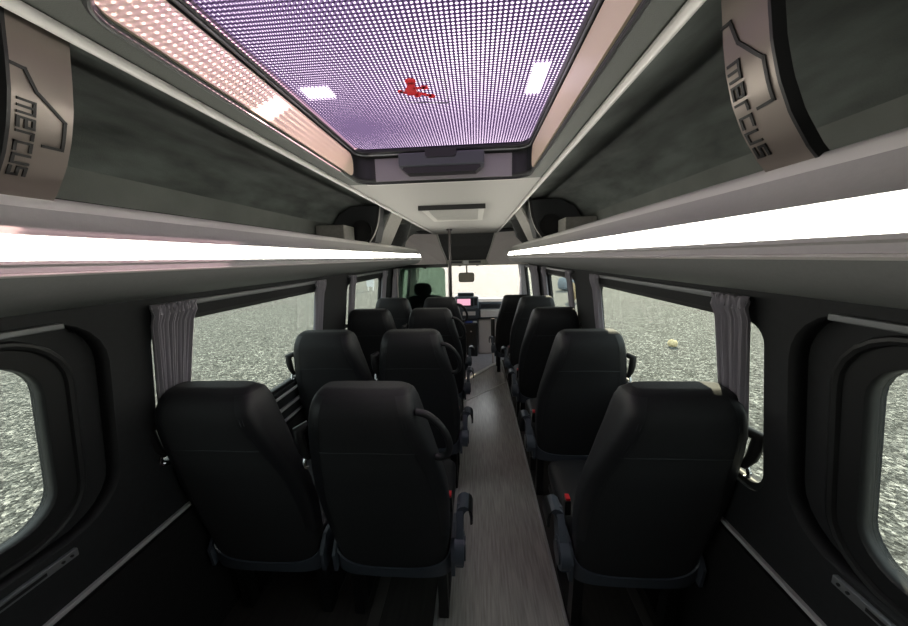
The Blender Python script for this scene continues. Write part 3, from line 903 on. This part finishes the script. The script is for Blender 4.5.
for side, nm in ((-1, 'left'), (1, 'right')):
    rod(side, .90, 2.05, 'grey curtain rail above the rearmost long %s window' % nm)
    rod(side, 2.45, 3.47, 'grey curtain rail above the front %s passenger window' % nm)
    curtain(side, *((.885, 1.04, .90, .985) if side < 0 else (.865, .985, .885, .955)), .97, 'mauve-grey gathered curtain at the %s wall nearest the camera' % nm, 12)
    curtain(side, 1.90, 2.02, 1.90, 1.99, .80, 'mauve-grey curtain at the forward end of the large %s window' % nm, 7)
    curtain(side, 2.45, 2.55, 2.46, 2.54, .80, 'grey curtain at the near end of the front %s passenger window' % nm, 5)
    curtain(side, 3.34, 3.48, 3.35, 3.47, .80, 'grey curtain at the forward end of the front %s passenger window' % nm, 5)
    curtain(side, 3.78, 4.05 if side < 0 else 4.3, 3.80, 4.02 if side < 0 else 4.26, .70, 'grey curtain bunched on the %s pillar behind the cab door' % nm, 6)

# ------------------------------------------------------------------ cab
# overhead felt panel, cheeks and console
PY0, PY1 = 4.70, 4.86
bm = bmesh.new()
vs = [(-.40, PY0, 1.84), (.42, PY0, 1.84), (.36, PY0+.02, 1.66), (.285, PY1, 1.46), (-.305, PY1, 1.46), (-.36, PY0+.02, 1.66)]
vb = [(x, y+.04, z) for x, y, z in vs]
A = [bm.verts.new(p) for p in vs]; B = [bm.verts.new(p) for p in vb]
bm.faces.new((A[0], A[1], A[2], A[5])); bm.faces.new((A[5], A[2], A[3], A[4])); bm.faces.new(B[::-1])
for k in range(6): bm.faces.new((A[k], A[(k+1) % 6], B[(k+1) % 6], B[k]))
PANEL_BM = bm
for side, nm in ((-1, 'left'), (1, 'right')):
    bm = bmesh.new()
    P0 = [(side*.41, PY0, 1.84), (side*.36, PY0+.02, 1.66), (side*.295, PY1, 1.46), (side*.33, PY1, 1.39), (side*.92, 4.55, 1.39), (side*.92, 4.5, 1.84)]
    A = [bm.verts.new(p) for p in P0]; B = [bm.verts.new((x, y+.06, z)) for x, y, z in P0]
    bm.faces.new(A); bm.faces.new(B[::-1])
    for k in range(6): bm.faces.new((A[k], A[(k+1) % 6], B[(k+1) % 6], B[k]))
    struct(finish(bm, 'wall_front', M['cab']))
    bm = bmesh.new()
    tube(bm, [(side*.415, PY0-.012, 1.835), (side*.365, PY0+.005, 1.66), (side*.298, PY1-.012, 1.46)], .012, 10)
    struct(finish(bm, 'trim_%d' % (33+side), M['rack_edge'], smooth=True))
# front roof over cab
bm = bmesh.new(); prism(bm, [(4.55, 1.40), (4.55, 1.46), (5.7, 1.44), (5.7, 1.38)], 'x', -.98, .98)
bm.free()
bm = bmesh.new(); prism(bm, [(4.90, 1.375), (4.90, 1.47), (5.43, 1.47), (5.43, 1.385), (5.2, 1.375)], 'x', -.98, .98)
struct(finish(bm, 'ceiling', M['cream']))
bm = bmesh.new(); prism(bm, [(4.4, 1.86), (4.4, 1.90), (5.2, 1.90), (5.2, 1.46), (5.15, 1.46), (5.15, 1.86)], 'x', -1.0, 1.0)
struct(finish(bm, 'ceiling', M['wall_dark']))
# overhead console with two map lamps
t = thing('overhead_console', 'overhead console with dark felt panel above cream lamp housing, over the mirror', 'console', (0, 4.95, 1.37))
finish(PANEL_BM, 'felt_panel', M['dark_panel'], t)
bm = bmesh.new(); box(bm, -.30, .27, 4.82, 5.10, 1.385, 1.458, .01); finish(bm, 'housing', M['cream'], t, smooth=True)
for x in (-.16, .12):
    bm = bmesh.new(); box(bm, x-.09, x+.09, 4.812, 4.822, 1.415, 1.445, .003); finish(bm, 'dark_slot', M['dash_dark'], t)
bm = bmesh.new(); box(bm, -.05, .03, 4.81, 4.822, 1.40, 1.455, .003); finish(bm, 'lamp_lens', M['white'], t)
for x in (-.10, .16):
    bm = bmesh.new(); box(bm, x-.02, x+.02, 4.80, 4.83, 1.372, 1.388, .004); finish(bm, 'switch', M['dash_dark'], t)
# windscreen
WS = [(5.62, .78), (5.40, 1.38)]
bm = bmesh.new()
x0_, x1_ = -.95, .95
A = [bm.verts.new(p) for p in ((x0_, 5.62, .76), (x1_, 5.62, .76), (x1_, 5.42, 1.38), (x0_, 5.42, 1.38))]
bm.faces.new(A); bmesh.ops.solidify(bm, geom=bm.faces[:], thickness=.005)
o = struct(finish(bm, 'window_9', M['screenglass']))
for side, nm in ((-1, 'left'), (1, 'right')):
    bm = bmesh.new()
    tube(bm, [(side*.93, 5.66, .74), (side*.915, 5.43, 1.40)], .045, 10)
    finish(bm, 'pillar', M['cab'], o)
# front bulkhead
bm = bmesh.new(); box(bm, -1.0, 1.0, 5.60, 5.68, -.16, .76); struct(finish(bm, 'wall_front', M['dash_dark']))

# dashboard
t = thing('dashboard', 'grey-blue dashboard with pink lit screen below the windscreen', 'dashboard', (0, 5.3, .3))
bm = bmesh.new(); prism(bm, [(5.05, .70), (5.03, .80), (5.10, .835), (5.60, .80), (5.60, .40), (5.25, .40), (5.08, .60)], 'x', -.93, .93)
finish(bm, 'body', M['dash'], t)
bm = bmesh.new(); prism(bm, [(5.00, .56), (5.00, .66), (5.08, .69), (5.10, .56)], 'x', .20, .92); finish(bm, 'shelf_edge', M['cab'], t)
bm = bmesh.new(); box(bm, .21, .62, 5.02, 5.06, .70, .765, .01); finish(bm, 'glove_box', M['dash_dark'], t)
bm = bmesh.new(); box(bm, -.21, .17, 4.94, 5.08, .70, .90, .02); cn = finish(bm, 'centre_stack', M['dash'], t, smooth=True)
bm = bmesh.new(); box(bm, -.20, .09, 4.915, 4.945, .745, .875, .006); sc = finish(bm, 'screen_housing', M['dash_dark'], cn)
bm = bmesh.new(); box(bm, -.16, .045, 4.908, 4.916, .765, .865); finish(bm, 'screen', M['screen'], cn)
bm = bmesh.new(); box(bm, -.155, .10, 4.98, 5.10, .895, .955, .015); vv = finish(bm, 'top_tray', M['dash'], t, smooth=True)
bm = bmesh.new(); box(bm, -.14, .085, 4.974, 4.984, .91, .94); finish(bm, 'vent_slot', M['dash_dark'], vv)
bm = bmesh.new(); box(bm, .105, .15, 4.925, 4.94, .76, .87, .004); finish(bm, 'round_vent', M['dash_dark'], cn)
bm = bmesh.new(); prism(bm, [(4.95, .58), (4.95, .70), (5.08, .70), (5.08, .53), (4.97, .53)], 'x', -.12, .17); finish(bm, 'control_panel', M['shell'], t)
bm = bmesh.new(); box(bm, -.08, .12, 4.94, 4.955, .60, .66, .004); finish(bm, 'control_buttons', M['cab'], t)
bm = bmesh.new(); box(bm, .15, .95, 5.10, 5.5, -.08, .50, .03); finish(bm, 'lower_panel', M['cab'], t)
# steering wheel
t = thing('steering_wheel', 'dark steering wheel left of the lit dashboard screen', 'steering wheel', (-.50, 4.92, .60))
bm = bmesh.new()
pts = []
for k in range(36):
    a = 2*PI*k/36; yy = math.cos(a)*.10; pts.append((-.50+.19*math.sin(a), 4.86+math.cos(a)*.095, .76+math.cos(a)*.155))
tube(bm, pts, .014, 8, closed=True); finish(bm, 'rim', M['black'], t, smooth=True)
bm = bmesh.new(); tube(bm, [(-.50, 4.85, .765), (-.50, 4.90, .74)], .06, 16); finish(bm, 'hub', M['black'], t)
for a in (PI/2, -PI/2, PI):
    bm = bmesh.new(); tube(bm, [(-.50, 4.87, .755), (-.50+.185*math.sin(a), 4.86+.09*math.cos(a), .76+.15*math.cos(a))], .012, 8); finish(bm, 'spoke', M['black'], t)
bm = bmesh.new(); tube(bm, [(-.50, 4.89, .745), (-.50, 5.02, .68)], .035, 12); finish(bm, 'column', M['dash_dark'], t)
# bin / cool box in front of the stack
t = thing('cab_storage_box', 'tall black storage box on the cab floor with blue packet on top', 'box', (.045, 5.08, -.08))
bm = bmesh.new(); box(bm, -.06, .145, 4.97, 5.19, -.08, .47, .012); bb = finish(bm, 'body', M['dash_dark'], t, smooth=True)
bm = bmesh.new(); box(bm, -.045, .13, 4.962, 4.972, .10, .45, .003); dd = finish(bm, 'front_flap', M['black'], t)
bm = bmesh.new(); tube(bm, [(.045, 4.962, .34), (.045, 4.95, .34)], .014, 10); finish(bm, 'lock', M['chrome'], dd)
bm = bmesh.new(); box(bm, -.05, .07, 4.98, 5.03, .4705, .50, .006)
tag(base_origin(finish(bm, 'blue_packet', M['blue'])), 'blue packet lying on the tall black box in the cab', 'packet')
bm = bmesh.new(); box(bm, .08, .14, 4.98, 5.03, .4705, .495, .004)
tag(base_origin(finish(bm, 'white_booklet', M['white'])), 'small white booklet on top of the black box beside the blue packet', 'booklet')
# fire extinguisher-like dark hanging thing beside the right front seat: coat hook with umbrella is unclear, built as slim black post
t = thing('door_grab_post', 'slim black vertical post beside the entrance, left of the head right seat', 'post', (.375, 4.66, -.08))
bm = bmesh.new(); tube(bm, [(.375, 4.66, -.08), (.375, 4.66, .24)], .012, 10); finish(bm, 'stem', M['cab'], t)
bm = bmesh.new(); tube(bm, [(.375, 4.66, .24), (.375, 4.66, .60)], .030, 12); finish(bm, 'grip', M['black'], t, smooth=True)

# rear view mirror
t = thing('rear_view_mirror', 'brown-backed rear view mirror hanging at the windscreen', 'mirror', (-.01, 4.92, 1.16))
bm = bmesh.new(); prism(bm, rrect(-.13, .11, 1.125, 1.27, .035), 'y', 4.90, 4.935); finish(bm, 'mirror_head', M['mirror'], t, smooth=True)
bm = bmesh.new(); prism(bm, rrect(-.118, .098, 1.137, 1.258, .03), 'y', 4.896, 4.901); finish(bm, 'mirror_glass', mat('mirror_glass', (.42, .37, .30), .3, metal=.3), t)
bm = bmesh.new(); tube(bm, [(-.005, 4.93, 1.25), (-.005, 4.96, 1.38)], .012, 8); finish(bm, 'stalk', M['mirror'], t)

# grab pole
t = thing('grab_pole', 'dark floor-to-ceiling grab pole left of the entrance step', 'pole', (-.17, 3.88, -.08))
bm = bmesh.new(); tube(bm, [(-.17, 3.88, -.08), (-.17, 3.88, 1.83)], .016, 14); finish(bm, 'pole_tube', M['pole'], t, smooth=True)
bm = bmesh.new(); tube(bm, [(-.17, 3.88, 1.815), (-.17, 3.88, 1.835)], .035, 16); finish(bm, 'ceiling_flange', M['pole'], t, smooth=True)
bm = bmesh.new(); tube(bm, [(-.17, 3.88, -.08), (-.17, 3.88, -.06)], .035, 16); finish(bm, 'floor_flange', M['pole'], t, smooth=True)
# green screen behind driver
t = thing('partition_screen', 'greenish clear screen behind the driver seat beside the grab pole', 'partition', (-.52, 3.92, -.08))
bm = bmesh.new(); prism(bm, rrect(-.79, -.24, .55, 1.385, .05), 'y', 3.915, 3.923); finish(bm, 'screen_panel', M['greenglass'], t)
bm = bmesh.new(); box(bm, -.85, -.20, 3.905, 3.935, 1.385, 1.425, .006); tb = finish(bm, 'top_bar', M['black'], t)
bm = bmesh.new(); box(bm, -.85, -.20, 3.90, 3.94, -.078, .56, .01); finish(bm, 'kick_panel', M['cab'], t)
bm = bmesh.new(); box(bm, -.50, -.46, 3.89, 3.91, 1.375, 1.40, .003); finish(bm, 'hook', M['black'], tb)
for x in (-.845, -.205):
    bm = bmesh.new(); tube(bm, [(x+.01, 3.92, .54), (x+.01, 3.92, 1.40)], .008, 8); finish(bm, 'upright', M['cab'], t)
# green drape at the driver door
curtain(-1, 4.08, 4.35, 4.10, 4.33, .75, 'green curtain beside the driver door window', 5, m='green')

# ------------------------------------------------------------------ things outside on the gravel
def rock(name, x, y, r, sc, m, label, seed):
    rnd = random.Random(seed); bm = bmesh.new(); bmesh.ops.create_icosphere(bm, subdivisions=3, radius=r)
    for v_ in bm.verts:
        k = 1+.16*math.sin(v_.co.x*5/r+seed)*math.cos(v_.co.y*4/r)+rnd.uniform(-.04, .04)
        v_.co = Vector((v_.co.x*k*sc[0], v_.co.y*k*sc[1], v_.co.z*k*sc[2]))
    zmin = min(v_.co.z for v_ in bm.verts)
    for v_ in bm.verts: v_.co += Vector((x, y, -.75-zmin-.02))
    return tag(base_origin(finish(bm, name, m, smooth=True)), label, 'rock')
rock('glare_stone', 4.83, 7.8, .10, (1, 1, .9), M['yellow'], 'pale yellow stone shape added for the glare on the large right window', 3)  # added shape, stands in for sun glare on the pane
rock('boulder', 5.95, 20.9, .50, (1.2, .8, .9), M['slate'], 'blue-grey boulder seen through the front right window', 5)
rock('boulder', 4.75, 15.6, .34, (.7, .8, 1.25), M['beige'], 'tan boulder in front of the blue-grey one outside the front right window', 8)
t = thing('sign_board', 'white board standing on the gravel outside the front left window', 'sign', (-7.55, 22.9, -.75))
bm = bmesh.new(); box(bm, -7.85, -7.28, 22.86, 22.90, -.45, .27, .01); finish(bm, 'board', M['white'], t)
for x in (-7.75, -7.38):
    bm = bmesh.new(); box(bm, x-.03, x+.03, 22.87, 22.93, -.75, .2); finish(bm, 'post', M['white'], t)

# ------------------------------------------------------------------ light
w = bpy.data.worlds.new('sky'); S.world = w; w.use_nodes = True
nt = w.node_tree; bg = nt.nodes['Background']
bg.inputs[0].default_value = (.84, .91, 1.0, 1); bg.inputs[1].default_value = SKY = 5.0
sun = bpy.data.lights.new('sun', 'SUN'); sun.energy = 28; sun.angle = math.radians(.6); sun.color = (1, .87, .70)
so = bpy.data.objects.new('sun', sun); COL.objects.link(so)
so.rotation_euler = Vector((.37, .85, .62)).to_track_quat('Z', 'Y').to_euler()

S.view_settings.view_transform = 'Standard'; S.view_settings.look = 'None'
S.view_settings.exposure = .35; S.view_settings.gamma = 1; S.view_settings.use_curve_mapping = False
